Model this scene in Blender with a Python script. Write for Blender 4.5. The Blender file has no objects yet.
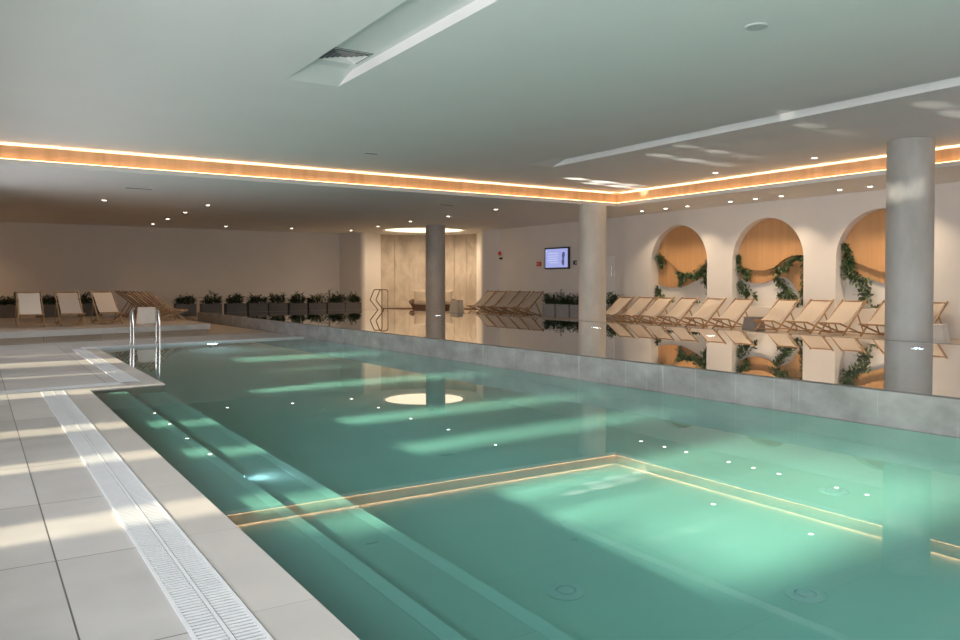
import bpy, bmesh, math, random
from mathutils import Vector, Matrix
PI = math.pi
random.seed(7)
sc = bpy.context.scene
COL = sc.collection
R = random.uniform

# ------------------------------------------------------------------ materials
def new_mat(name):
    m = bpy.data.materials.new(name); m.use_nodes = True
    nt = m.node_tree
    return m, nt, nt.nodes['Principled BSDF']

def mat(name, col, rough=.6, var=.06, scale=3.0, metal=0.0, bump=0.0, spec=.5, stretch=(1, 1, 1), detail=4):
    m, nt, b = new_mat(name)
    tc = nt.nodes.new('ShaderNodeTexCoord'); mp = nt.nodes.new('ShaderNodeMapping')
    mp.inputs['Scale'].default_value = stretch
    nz = nt.nodes.new('ShaderNodeTexNoise'); nz.inputs['Scale'].default_value = scale; nz.inputs['Detail'].default_value = detail
    rp = nt.nodes.new('ShaderNodeValToRGB')
    rp.color_ramp.elements[0].position = .3; rp.color_ramp.elements[1].position = .7
    rp.color_ramp.elements[0].color = tuple(max(0, c * (1 - var)) for c in col) + (1,)
    rp.color_ramp.elements[1].color = tuple(min(1, c * (1 + var)) for c in col) + (1,)
    nt.links.new(tc.outputs['Object'], mp.inputs['Vector']); nt.links.new(mp.outputs['Vector'], nz.inputs['Vector'])
    nt.links.new(nz.outputs['Fac'], rp.inputs['Fac']); nt.links.new(rp.outputs['Color'], b.inputs['Base Color'])
    b.inputs['Roughness'].default_value = rough; b.inputs['Metallic'].default_value = metal
    b.inputs['Specular IOR Level'].default_value = spec
    if bump:
        bp = nt.nodes.new('ShaderNodeBump'); bp.inputs['Strength'].default_value = bump; bp.inputs['Distance'].default_value = .02
        nt.links.new(nz.outputs['Fac'], bp.inputs['Height']); nt.links.new(bp.outputs['Normal'], b.inputs['Normal'])
    return m

def emit(name, col, strength):
    m = bpy.data.materials.new(name); m.use_nodes = True; nt = m.node_tree
    nt.nodes.clear(); e = nt.nodes.new('ShaderNodeEmission'); o = nt.nodes.new('ShaderNodeOutputMaterial')
    e.inputs['Color'].default_value = (*col, 1); e.inputs['Strength'].default_value = strength
    nt.links.new(e.outputs[0], o.inputs['Surface']); return m

def math_node(nt, op, a, b=None, c=None):
    n = nt.nodes.new('ShaderNodeMath'); n.operation = op
    for k, v in enumerate((a, b, c)):
        if v is None: continue
        if isinstance(v, (int, float)): n.inputs[k].default_value = v
        else: nt.links.new(v, n.inputs[k])
    return n.outputs[0]

def tile_mat(name, col, joint, px, ox, py, oy, w=.008, rough=.35, var=.09):
    """large stone tiles: thin joints every px / py metres, blotchy stone colour"""
    m, nt, b = new_mat(name)
    g = nt.nodes.new('ShaderNodeNewGeometry'); s = nt.nodes.new('ShaderNodeSeparateXYZ')
    nt.links.new(g.outputs['Position'], s.inputs[0])
    def line(sock, p, o, ww):
        f = math_node(nt, 'FRACT', math_node(nt, 'DIVIDE', math_node(nt, 'SUBTRACT', sock, o - ww / 2 - 60 * p), p))
        return math_node(nt, 'LESS_THAN', f, ww / p)
    lx = line(s.outputs['X'], px, ox, w); ly = line(s.outputs['Y'], py, oy, w)
    j = math_node(nt, 'MAXIMUM', lx, ly)
    # per tile tone
    cx = math_node(nt, 'FLOOR', math_node(nt, 'DIVIDE', math_node(nt, 'SUBTRACT', s.outputs['X'], ox), px))
    cy = math_node(nt, 'FLOOR', math_node(nt, 'DIVIDE', math_node(nt, 'SUBTRACT', s.outputs['Y'], oy), py))
    cb = nt.nodes.new('ShaderNodeCombineXYZ'); nt.links.new(cx, cb.inputs[0]); nt.links.new(cy, cb.inputs[1])
    wn = nt.nodes.new('ShaderNodeTexWhiteNoise'); nt.links.new(cb.outputs[0], wn.inputs['Vector'])
    nz = nt.nodes.new('ShaderNodeTexNoise'); nz.inputs['Scale'].default_value = 1.6; nz.inputs['Detail'].default_value = 6
    nt.links.new(g.outputs['Position'], nz.inputs['Vector'])
    fac = math_node(nt, 'ADD', math_node(nt, 'MULTIPLY', wn.outputs['Value'], .3), math_node(nt, 'MULTIPLY', nz.outputs['Fac'], .7))
    rp = nt.nodes.new('ShaderNodeValToRGB'); rp.color_ramp.elements[0].position = .3; rp.color_ramp.elements[1].position = .72
    rp.color_ramp.elements[0].color = tuple(c * (1 - var) for c in col) + (1,); rp.color_ramp.elements[1].color = tuple(c * (1 + var) for c in col) + (1,)
    nt.links.new(fac, rp.inputs['Fac'])
    mx = nt.nodes.new('ShaderNodeMix'); mx.data_type = 'RGBA'
    nt.links.new(j, mx.inputs['Factor']); nt.links.new(rp.outputs['Color'], mx.inputs['A']); mx.inputs['B'].default_value = (*joint, 1)
    nt.links.new(mx.outputs['Result'], b.inputs['Base Color'])
    b.inputs['Roughness'].default_value = rough
    return m

def wood_mat(name, c1, c2, scale=6, stretch=(1, 1, .04), rough=.5, bump=.0):
    m = mat(name, c1, rough, 0, scale, stretch=stretch, detail=6, bump=bump)
    nt = m.node_tree; rp = [n for n in nt.nodes if n.type == 'VALTORGB'][0]
    rp.color_ramp.elements[0].color = (*c1, 1); rp.color_ramp.elements[1].color = (*c2, 1)
    return m

def water_mat(name, tint, boost):
    """clear tinted water: mirror reflection that rises towards grazing angles over a refracting body"""
    m = bpy.data.materials.new(name); m.use_nodes = True; nt = m.node_tree; nt.nodes.clear()
    o = nt.nodes.new('ShaderNodeOutputMaterial'); g = nt.nodes.new('ShaderNodeBsdfRefraction'); gl = nt.nodes.new('ShaderNodeBsdfGlossy')
    g.inputs['Color'].default_value = (*tint, 1); g.inputs['Roughness'].default_value = 0; g.inputs['IOR'].default_value = 1.33
    gl.inputs['Roughness'].default_value = 0; gl.inputs['Color'].default_value = (1, 1, 1, 1)
    fr = nt.nodes.new('ShaderNodeFresnel'); fr.inputs['IOR'].default_value = 1.33
    k = math_node(nt, 'MINIMUM', math_node(nt, 'MULTIPLY', fr.outputs[0], boost), .96)
    mx = nt.nodes.new('ShaderNodeMixShader'); nt.links.new(k, mx.inputs[0]); nt.links.new(g.outputs[0], mx.inputs[1]); nt.links.new(gl.outputs[0], mx.inputs[2])
    nt.links.new(mx.outputs[0], o.inputs['Surface'])
    return m

M = {}
M['plaster'] = mat('white_plaster', (.76, .73, .69), .8, .02, 1.2)
M['ceiling'] = mat('ceiling_paint', (.74, .745, .735), .75, .015, .8)
M['deck'] = tile_mat('deck_tile', (.53, .515, .50), (.10, .10, .10), 1.2, .33, 1.2, 4.45, var=.16)
M['coping'] = tile_mat('coping_tile', (.56, .535, .505), (.3, .29, .27), 9, .97, 1.2, 5.7, .004)
M['rear_floor'] = tile_mat('rear_floor_tile', (.46, .38, .30), (.25, .22, .18), 1.2, .2, 1.2, .5, .006)
M['platform_edge'] = mat('platform_stone', (.56, .54, .51), .5, .08, 2)
M['grate'] = mat('white_grate_plastic', (.72, .735, .75), .45, .03, 8)
M['channel'] = mat('drain_channel', (.16, .17, .18), .7, .1, 5)
M['pool'] = tile_mat('pool_lining', (.67, .725, .70), (.63, .685, .66), 1.2, .1, 1.2, .3, .01, .5, .04)
M['pool_step'] = tile_mat('pool_step_lining', (.46, .50, .46), (.42, .46, .42), 1.2, .1, 1.2, .3, .01, .5, .06)
M['upper_pool'] = mat('upper_pool_lining', (.56, .51, .46), .6, .1, 2)
M['wood_fascia'] = wood_mat('cove_oak_panel', (.56, .36, .20), (.72, .48, .29), 5, (1, 1, .03))
M['niche_wood'] = wood_mat('niche_fluted_wood', (.50, .27, .115), (.58, .325, .145), 9, (1, 1, .03), .55)
M['chair_wood'] = wood_mat('chair_beech', (.30, .175, .085), (.43, .265, .135), 10, (1, 1, 1), .45)
M['canvas'] = mat('cream_canvas', (.79, .71, .62), .9, .03, 30)
M['pot'] = mat('planter_grey', (.15, .15, .15), .6, .08, 4)
M['pot_pale'] = mat('planter_pale_grey', (.30, .31, .32), .6, .08, 4)
M['soil'] = mat('planter_soil', (.05, .035, .025), .95, .3, 20)
M['leaf'] = mat('dark_leaf', (.030, .062, .030), .5, .45, 9)
M['vine_leaf'] = mat('vine_leaf', (.075, .125, .05), .5, .5, 11)
M['stem'] = mat('plant_stem', (.10, .09, .04), .7, .2, 10)
M['chrome'] = mat('polished_steel', (.75, .74, .72), .12, .02, 5, metal=1)
M['bronze'] = mat('warm_steel', (.40, .27, .17), .25, .04, 5, metal=1)
M['stool'] = mat('white_stool', (.80, .76, .70), .6, .03, 6)
M['grey_stool'] = mat('grey_stool', (.24, .22, .21), .6, .06, 6)
M['wicker'] = mat('brown_wicker', (.17, .095, .06), .7, .35, 60, bump=.4, stretch=(1, 1, 3))
M['cushion'] = mat('cream_cushion', (.80, .70, .56), .9, .04, 20)
M['tv'] = mat('tv_bezel', (.035, .03, .045), .3, .05, 4)
M['red'] = mat('signal_red', (.60, .06, .03), .45, .04, 8)
M['black'] = mat('black_plastic', (.02, .02, .02), .5, .05, 8)
M['white_metal'] = mat('white_metal', (.82, .81, .79), .5, .02, 8)
M['lens'] = emit('downlight_glow', (1, .90, .76), 14)
M['led'] = emit('cove_led', (1, .55, .23), 13)
M['led_top'] = emit('cove_led_upper', (1, .60, .31), 62)
M['pool_lamp'] = emit('pool_lamp_glow', (.62, .80, 1), 34)
M['window_bright'] = None

def stone_mat():
    m, nt, b = new_mat('lounge_stone')
    g = nt.nodes.new('ShaderNodeNewGeometry')
    mp = nt.nodes.new('ShaderNodeMapping'); mp.inputs['Scale'].default_value = (1, 1, .6); nt.links.new(g.outputs['Position'], mp.inputs[0])
    n1 = nt.nodes.new('ShaderNodeTexNoise'); n1.inputs['Scale'].default_value = 2.2; n1.inputs['Detail'].default_value = 8; n1.inputs['Distortion'].default_value = .5
    nt.links.new(mp.outputs[0], n1.inputs['Vector'])
    rp = nt.nodes.new('ShaderNodeValToRGB')
    rp.color_ramp.elements[0].position = .34; rp.color_ramp.elements[0].color = (.40, .345, .28, 1)
    rp.color_ramp.elements[1].position = .62; rp.color_ramp.elements[1].color = (.56, .495, .41, 1)
    nt.links.new(n1.outputs['Fac'], rp.inputs['Fac']); nt.links.new(rp.outputs['Color'], b.inputs['Base Color'])
    b.inputs['Roughness'].default_value = .5
    return m
M['stone'] = stone_mat()

def concrete_mat(name, c1, c2, sx=(1, 1, 1), streak=0.0, seam=0.0):
    m, nt, b = new_mat(name)
    g = nt.nodes.new('ShaderNodeNewGeometry')
    mp = nt.nodes.new('ShaderNodeMapping'); mp.inputs['Scale'].default_value = sx; nt.links.new(g.outputs['Position'], mp.inputs[0])
    n1 = nt.nodes.new('ShaderNodeTexNoise'); n1.inputs['Scale'].default_value = 1.8; n1.inputs['Detail'].default_value = 8; n1.inputs['Roughness'].default_value = .6
    nt.links.new(mp.outputs[0], n1.inputs['Vector'])
    rp = nt.nodes.new('ShaderNodeValToRGB'); rp.color_ramp.elements[0].position = .35; rp.color_ramp.elements[1].position = .68
    rp.color_ramp.elements[0].color = (*c1, 1); rp.color_ramp.elements[1].color = (*c2, 1)
    nt.links.new(n1.outputs['Fac'], rp.inputs['Fac']); out = rp.outputs['Color']
    if streak:       # pale lime runs down the wet wall
        m2 = nt.nodes.new('ShaderNodeMapping'); m2.inputs['Scale'].default_value = (0, 9, .3); nt.links.new(g.outputs['Position'], m2.inputs[0])
        n2 = nt.nodes.new('ShaderNodeTexNoise'); n2.inputs['Scale'].default_value = 1.5; n2.inputs['Detail'].default_value = 3; nt.links.new(m2.outputs[0], n2.inputs['Vector'])
        r2 = nt.nodes.new('ShaderNodeValToRGB'); r2.color_ramp.elements[0].position = .63; r2.color_ramp.elements[1].position = .74
        nt.links.new(n2.outputs['Fac'], r2.inputs['Fac'])
        mx = nt.nodes.new('ShaderNodeMix'); mx.data_type = 'RGBA'; nt.links.new(math_node(nt, 'MULTIPLY', r2.outputs['Color'], streak), mx.inputs['Factor'])
        nt.links.new(out, mx.inputs['A']); mx.inputs['B'].default_value = (.62, .64, .66, 1); out = mx.outputs['Result']
    if seam:         # panel joints along the wall
        s = nt.nodes.new('ShaderNodeSeparateXYZ'); nt.links.new(g.outputs['Position'], s.inputs[0])
        f = math_node(nt, 'FRACT', math_node(nt, 'DIVIDE', math_node(nt, 'ADD', s.outputs['Y'], 60.25), seam))
        ln = math_node(nt, 'MULTIPLY', math_node(nt, 'LESS_THAN', f, .012 / seam), .3)
        mx = nt.nodes.new('ShaderNodeMix'); mx.data_type = 'RGBA'; nt.links.new(ln, mx.inputs['Factor'])
        nt.links.new(out, mx.inputs['A']); mx.inputs['B'].default_value = (.12, .125, .13, 1); out = mx.outputs['Result']
    nt.links.new(out, b.inputs['Base Color']); b.inputs['Roughness'].default_value = .55
    return m
M['column'] = concrete_mat('column_concrete', (.40, .39, .36), (.52, .51, .48), (1, 1, .5))
M['column_pale'] = concrete_mat('pale_column_concrete', (.60, .56, .49), (.72, .68, .61), (1, 1, .5))
M['basin'] = concrete_mat('basin_concrete', (.19, .185, .18), (.32, .315, .305), (1, 1, 1.6), .45, 1.93)
M['water'] = water_mat('pool_water_surface', (.47, .78, .765), 1.08)
M['water_up'] = water_mat('basin_water_surface', (.8, .86, .82), 1.5)

# ------------------------------------------------------------------ geometry helpers
def obj(name, bm, m, parent=None, smooth=False, label=None):
    me = bpy.data.meshes.new(name)
    bmesh.ops.recalc_face_normals(bm, faces=bm.faces) if not getattr(bm, 'keep', False) else None
    bm.to_mesh(me); bm.free()
    me.materials.append(m)
    if smooth:
        for p in me.polygons: p.use_smooth = True
        me.set_sharp_from_angle(angle=math.radians(40))
    o = bpy.data.objects.new(name, me); COL.objects.link(o)
    if parent: o.parent = parent
    if label: o['label'] = label
    return o

def struct(name, bm, m, parent=None, smooth=False):
    o = obj(name, bm, m, parent, smooth)
    o['kind'] = 'structure'
    return o

def tag(o, label, cat, group=None, kind=None):
    o['label'] = label; o['category'] = cat
    if group: o['group'] = group
    if kind: o['kind'] = kind
    return o

def thing(name, label, cat, loc=(0, 0, 0), rotz=0, group=None):
    o = bpy.data.objects.new(name, None); COL.objects.link(o)
    o.empty_display_size = .1
    o.location = loc; o.rotation_euler = (0, 0, rotz)
    return tag(o, label, cat, group)

def dup(root, loc, rotz, label, group=None):
    r = root.copy(); COL.objects.link(r); r.location = loc; r.rotation_euler = (0, 0, rotz); r['label'] = label
    if group: r['group'] = group
    for ch in list(root.children):
        c = ch.copy(); COL.objects.link(c); c.parent = r
        for g in list(ch.children):
            d = g.copy(); COL.objects.link(d); d.parent = c
    return r

def quad(bm, pts):
    return bm.faces.new([bm.verts.new(p) for p in pts])

def box(bm, x0, x1, y0, y1, z0, z1, bev=0):
    vs = [bm.verts.new((x, y, z)) for z in (z0, z1) for (x, y) in ((x0, y0), (x1, y0), (x1, y1), (x0, y1))]
    fs = [(0, 3, 2, 1), (4, 5, 6, 7), (0, 1, 5, 4), (1, 2, 6, 5), (2, 3, 7, 6), (3, 0, 4, 7)]
    F = [bm.faces.new([vs[i] for i in f]) for f in fs]
    if bev:
        es = list({e for f in F for e in f.edges})
        bmesh.ops.bevel(bm, geom=es, offset=bev, segments=2, affect='EDGES', profile=.5)
    return bm

def prism(bm, poly, z0, z1):
    a = [bm.verts.new((x, y, z0)) for x, y in poly]; b = [bm.verts.new((x, y, z1)) for x, y in poly]
    n = len(poly)
    bm.faces.new(list(reversed(a))); bm.faces.new(b)
    for i in range(n): bm.faces.new((a[i], a[(i + 1) % n], b[(i + 1) % n], b[i]))
    return bm

def tube(bm, pts, r, seg=8, caps=True):
    pts = [Vector(p) for p in pts]; rings = []
    up = None
    for i, p in enumerate(pts):
        t = (pts[min(i + 1, len(pts) - 1)] - pts[max(i - 1, 0)]).normalized()
        if up is None:
            up = Vector((0, 0, 1)) if abs(t.z) < .9 else Vector((1, 0, 0))
        s = t.cross(up).normalized(); up = s.cross(t).normalized()
        rings.append([bm.verts.new(p + (s * math.cos(2 * PI * k / seg) + up * math.sin(2 * PI * k / seg)) * r) for k in range(seg)])
    for a, b in zip(rings, rings[1:]):
        for k in range(seg): bm.faces.new((a[k], a[(k + 1) % seg], b[(k + 1) % seg], b[k]))
    if caps:
        bm.faces.new(list(reversed(rings[0]))); bm.faces.new(rings[-1])
    return bm

def bar(bm, p, q, w, h, up=(0, 0, 1)):
    """rectangular bar from p to q"""
    p = Vector(p); q = Vector(q); t = (q - p).normalized(); s = t.cross(Vector(up))
    if s.length < 1e-4: s = t.cross(Vector((0, 1, 0)))
    s.normalize(); u = s.cross(t)
    rr = []
    for c in (p, q):
        rr.append([bm.verts.new(c + s * (a * w / 2) + u * (b * h / 2)) for a, b in ((-1, -1), (1, -1), (1, 1), (-1, 1))])
    for k in range(4): bm.faces.new((rr[0][k], rr[0][(k + 1) % 4], rr[1][(k + 1) % 4], rr[1][k]))
    bm.faces.new(list(reversed(rr[0]))); bm.faces.new(rr[1])
    return bm

def lathe(bm, prof, seg=48, cx=0, cy=0):
    rings = [[bm.verts.new((cx + r * math.cos(2 * PI * k / seg), cy + r * math.sin(2 * PI * k / seg), z)) for k in range(seg)] for r, z in prof]
    for a, b in zip(rings, rings[1:]):
        for k in range(seg): bm.faces.new((a[k], a[(k + 1) % seg], b[(k + 1) % seg], b[k]))
    bm.faces.new(list(reversed(rings[0]))); bm.faces.new(rings[-1])
    return bm

def B(): return bmesh.new()

def plate(bm, x0, x1, y0, y1, z, holes):
    """horizontal sheet with rectangular openings"""
    xs = sorted({x0, x1} | {h[i] for h in holes for i in (0, 1) if x0 < h[i] < x1})
    ys = sorted({y0, y1} | {h[i] for h in holes for i in (2, 3) if y0 < h[i] < y1})
    for a, b in zip(xs, xs[1:]):
        for c, d in zip(ys, ys[1:]):
            mx, my = (a + b) / 2, (c + d) / 2
            if any(h[0] < mx < h[1] and h[2] < my < h[3] for h in holes): continue
            quad(bm, [(a, c, z), (b, c, z), (b, d, z), (a, d, z)])

# ------------------------------------------------------------------ layout (metres; the lower pool's water is z = 0)
LX = -1.0                     # left (window) wall
NY = -4.0                     # wall behind the camera
WX = 18.9                     # wall with the arches
TVX = 19.05                   # wall with the screen
BY = 34.8                     # back wall
HL, HU = 3.70, 4.12           # low ceiling, coffer ceiling
FZ = .12                      # floor round the raised basin
PX = 1.25                     # pool edge by the camera
PY = 11.35                    # where the deck steps out
PX2 = 2.2
def far_y(x): return 18.62 + (x - 1.9) * .158
def wall_x(y): return 7.09 + (19.2 - y) * .0258
DEPTH = 1.0

# ---- floors
b = B()
prism(b, [(LX, NY), (.97, NY), (.97, 11.5), (1.96, 11.65), (1.96, far_y(1.96)), (7.1, far_y(7.1)), (7.05, 20.6), (6.95, 22.05), (LX, 20.25)], -.18, .01)
struct('floor', b, M['deck'])
b = B()
prism(b, [(.97, NY), (PX, NY), (PX, PY), (PX2, PY + .12), (PX2, far_y(PX2)), (1.96, far_y(1.96)), (1.96, 11.65), (.97, 11.5)], -.18, .012)
struct('trim_coping', b, M['coping'])
b = B()
prism(b, [(LX, 20.25), (6.95, 22.05), (6.7, 29.4), (6.7, BY), (LX, BY)], -.18, .03)
struct('floor_rear', b, M['rear_floor'])
b = B()
prism(b, [(14.62, NY), (19.6, NY), (19.6, 30.5), (20.2, 30.5), (20.2, BY), (6.7, BY), (6.7, 29.65), (14.62, 29.65)], -.18, FZ)
struct('floor_right', b, M['rear_floor'])
# pale lip on the far pool edge
b = B()
prism(b, [(PX2, far_y(PX2) - .05), (7.12, far_y(7.12) - .05), (7.12, far_y(7.12) + .06), (1.9, far_y(1.9) + .06)], -.05, .035)
struct('trim_far_edge', b, M['grate'])

# ---- lower pool: lining, steps, water
b = B()
xw0, xw1 = wall_x(NY) - .03, wall_x(19.4) - .03
poly = [(PX, NY), (xw0, NY), (xw1, far_y(xw1)), (PX2, far_y(PX2)), (PX2, PY + .12), (PX, PY)]
lo = [b.verts.new((x, y, -DEPTH)) for x, y in poly]; hi = [b.verts.new((x, y, -.002)) for x, y in poly]
b.faces.new(lo)
for i in range(len(poly)):
    b.faces.new((lo[i], lo[(i + 1) % 6], hi[(i + 1) % 6], hi[i]))
pool = struct('pool_basin', b, M['pool'])
b = B(); prism(b, [(PX, NY), (1.66, NY), (1.66, PY - .2), (PX, PY - .2)], -DEPTH, -.10); s1 = struct('pool_step_upper', b, M['pool_step'])
b = B(); prism(b, [(1.66, NY), (2.1, NY), (2.1, PY - .4), (1.66, PY - .4)], -DEPTH, -.22); s2 = struct('pool_step_lower', b, M['pool_step'])
M['nosing'] = mat('step_nosing_tile', (.56, .60, .56), .5, .03, 3)  # strip slightly paler than the treads
b = B(); box(b, 1.575, 1.663, NY, PY - .2, -.101, -.096); box(b, 2.015, 2.103, NY, PY - .4, -.221, -.216); nos = struct('trim_step_nosing', b, M['nosing']); nos.cycles.is_caustics_receiver = True
b = B()
vs = [b.verts.new((x, y, 0)) for x, y in [(PX, NY), (wall_x(NY) - .002, NY), (wall_x(19.4) - .002, far_y(7.1)), (PX2, far_y(PX2)), (PX2, PY + .12), (PX, PY)]]
b.faces.new(vs)
wat = tag(obj('pool_water', b, M['water']), 'still teal water filling the large lower pool', 'water', kind='stuff')

# ---- raised basin: front wall, other rims, floor, water
b = B()
y0, y1 = NY, 29.6
prism(b, [(wall_x(y0), y0), (wall_x(y0) + .14, y0), (wall_x(y1) + .14, y1), (wall_x(y1), y1)], -DEPTH, .345)
struct('wall_basin', b, M['basin'])
b = B()
prism(b, [(14.5, NY), (14.62, NY), (14.62, 29.65), (wall_x(y1), 29.65), (wall_x(y1), 29.5), (14.5, 29.5)], -.6, .3195)
struct('trim_basin_rim', b, M['basin'])
b = B()
prism(b, [(wall_x(y0) + .1, NY), (14.6, NY), (14.6, 29.55), (wall_x(y1) + .1, 29.55)], -.7, -.6)
up_floor = struct('basin_floor', b, M['upper_pool'])
b = B()
b.faces.new([b.verts.new(p) for p in [(wall_x(y0) + .142, NY, .318), (14.498, NY, .318), (14.498, 29.498, .318), (wall_x(y1) + .142, 29.498, .318)]])
wat2 = tag(obj('basin_water', b, M['water_up']), 'mirror-like water of the raised shallow basin behind the grey wall', 'water', kind='stuff')
for o in (pool, s1, s2, up_floor): o.cycles.is_caustics_receiver = True
for o in (wat, wat2):
    if o.data.polygons[0].normal.z < 0: o.data.flip_normals()
    o.cycles.is_caustics_caster = True; o.data.polygons[0].use_smooth = True

for (x, y, s) in [(2.86, 3.55, 'near the steps'), (5.75, 3.76, 'towards the basin wall'), (3.95, 2.75, 'in the middle of the near end')]:
    t = thing('pool_inlet', 'pale round floor inlet on the pool bottom ' + s, 'pool inlet', (x, y, -DEPTH), 0, 'round inlets on the pool floor')
    b = B(); lathe(b, [(.11, 0), (.11, .012), (.085, .022), (.06, .022), (.055, .012)], 28); obj('ring', b, M['grate'], t, smooth=True)
    b = B(); lathe(b, [(.045, .012), (.045, .026), (.02, .03)], 20); obj('cap', b, M['grate'], t, smooth=True)
    for c in t.children: c.cycles.is_caustics_receiver = True

# ---- drain grates along the deck
def grate(name, label, L, W, loc, rotz):
    """channel grate with two rows of cross slats either side of a spine"""
    t = thing(name, label, 'drain grate', loc, rotz, 'white overflow grates in the deck')
    b = B(); box(b, 0, L, -W / 2, W / 2, -.006, .001); obj('channel', b, M['channel'], t)
    b = B()
    n = int(L / .032)
    for i in range(n):
        x = (i + .5) * L / n
        for s in (-1, 1):
            y0_, y1_ = sorted((s * .012, s * (W / 2 - .014)))
            quad(b, [(x - .0105, y0_, .008), (x + .0105, y0_, .008), (x + .0105, y1_, .008), (x - .0105, y1_, .008)])
            quad(b, [(x - .0105, y0_, .001), (x - .0105, y0_, .008), (x - .0105, y1_, .008), (x - .0105, y1_, .001)])
            quad(b, [(x + .0105, y0_, .001), (x + .0105, y0_, .008), (x + .0105, y1_, .008), (x + .0105, y1_, .001)])
    obj('slats', b, M['grate'], t)
    b = B()
    for y in (-W / 2 + .007, 0, W / 2 - .007): box(b, 0, L, y - .008, y + .008, 0, .0095)
    obj('rails', b, M['grate'], t)
grate('drain_grate', 'long white slatted grate running beside the near pool edge', 15.45, .26, (.83, NY, .0125), PI / 2)
grate('drain_grate', 'white slatted grate crossing the deck at the step-out corner', 2.66, .26, (-.95, 11.473, .0125), math.radians(8.2))
grate('drain_grate', 'white slatted grate on the stepped-out deck towards the ladder', 6.6, .25, (1.83, 11.95, .0125), PI / 2)

# ------------------------------------------------------------------ walls
b = B()
box(b, LX - .15, 15.0, BY, BY + .2, -.2, 4.4)
struct('wall_back', b, M['plaster'])
# wing wall and curved lounge
CX, CY, CR = 16.65, 30.95, 3.1
arc = []
a0 = math.atan2(34.03 - CY, 16.2 - CX); a1 = math.atan2(31.1 - CY, 19.72 - CX)
b = B()
def wall_strip(b, pts, z0, z1):
    for p, q in zip(pts, pts[1:]): quad(b, [(*p, z0), (*q, z0), (*q, z1), (*p, z1)])
nose = []
for k in range(9):      # rounded nose of the wing wall
    a = math.radians(200 + k * 16)
    nose.append((15.02 + .17 * math.cos(a), 33.45 + .17 * math.sin(a)))
wall_strip(b, [(14.45, BY)] + [(14.55, 34.4), (14.72, 33.9)] + nose + [(CX + CR * math.cos(a0), CY + CR * math.sin(a0)), (16.0, 34.6), (15.9, BY)], -.1, 4.0)
struct('wall_wing', b, M['plaster'])
NP = 7
for k in range(57): arc.append(a0 + (a1 - a0) * k / 56)
b = B()
for k in range(NP):   # stone panels with thin joints
    pa = a0 + (a1 - a0) * (k + .011) / NP; pb = a0 + (a1 - a0) * (k + .989) / NP
    seg = [(CX + CR * math.cos(pa + (pb - pa) * j / 8), CY + CR * math.sin(pa + (pb - pa) * j / 8)) for j in range(9)]
    seg2 = [(CX + (CR + .05) * math.cos(pa + (pb - pa) * j / 8), CY + (CR + .05) * math.sin(pa + (pb - pa) * j / 8)) for j in range(9)]
    wall_strip(b, seg2[:1] + seg + seg2[-1:], FZ + .1, HL + .02)
wall_strip(b, [(CX + (CR + .04) * math.cos(a), CY + (CR + .04) * math.sin(a)) for a in arc], 0, HL + .1)
struct('wall_lounge', b, M['stone'], smooth=False)
b = B()
wall_strip(b, [(CX + (CR - .015) * math.cos(a), CY + (CR - .015) * math.sin(a)) for a in arc], FZ, FZ + .09)
struct('baseboard_lounge', b, M['wicker'])
b = B()
nose = []
for k in range(9):
    a = math.radians(100 + k * 16)
    nose.append((18.62 + .15 * math.cos(a), 28.7 + .15 * math.sin(a)))
wall_strip(b, [(20.1, 31.0), (19.72, 31.12)] + nose + [(18.85, 28.35), (TVX, 28.2)], -.1, 4.0)
struct('wall_pier', b, M['plaster'])
# screen wall
b = B(); box(b, TVX, TVX + .2, 20.3, 28.3, -.2, 4.4); struct('wall_screen', b, M['plaster'])

# arch wall with three niches, wall from y=NY to 20.35
NICHE = [(16.65, 19.03), (13.31, 15.70), (9.97, 12.36)]
SILL, SPRING = .72, 2.05
b = B()
ys_lo, ys_hi = NY, 20.35
TOPZ = 4.4
edges = [ys_lo]
for (c, d) in sorted(NICHE): edges += [c, d]
edges.append(ys_hi)
DEEP = .42
def arch_pts(c, d, n=40):
    m = (c + d) / 2; r = (d - c) / 2
    return [(m + r * math.cos(PI * k / n), SPRING + r * math.sin(PI * k / n)) for k in range(n + 1)]   # from d side to c side
for i in range(0, len(edges), 2):   # solid stretches
    quad(b, [(WX, edges[i], -.1), (WX, edges[i + 1], -.1), (WX, edges[i + 1], TOPZ), (WX, edges[i], TOPZ)])
for c, d in NICHE:
    quad(b, [(WX, c, -.1), (WX, d, -.1), (WX, d, SILL), (WX, c, SILL)])
    pts = arch_pts(c, d)
    for p, q in zip(pts, pts[1:]):
        quad(b, [(WX, p[0], p[1]), (WX, q[0], q[1]), (WX, q[0], TOPZ), (WX, p[0], TOPZ)])
    ring = [(d, SILL)] + pts + [(c, SILL)]
    for p, q in zip(ring, ring[1:] + ring[:1]):
        quad(b, [(WX, p[0], p[1]), (WX, q[0], q[1]), (WX + DEEP, q[0], q[1]), (WX + DEEP, p[0], p[1])])
    b.faces.new([b.verts.new((WX + DEEP, y, z)) for y, z in ring])
quad(b, [(WX, 20.35, -.1), (TVX + .2, 20.35, -.1), (TVX + .2, 20.35, TOPZ), (WX, 20.35, TOPZ)])
struct('wall_arches', b, M['plaster'])
# wall behind the camera
b = B(); box(b, LX - .15, 19.2, NY - .2, NY, -.7, 4.4); struct('wall_near', b, M['plaster'])

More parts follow.
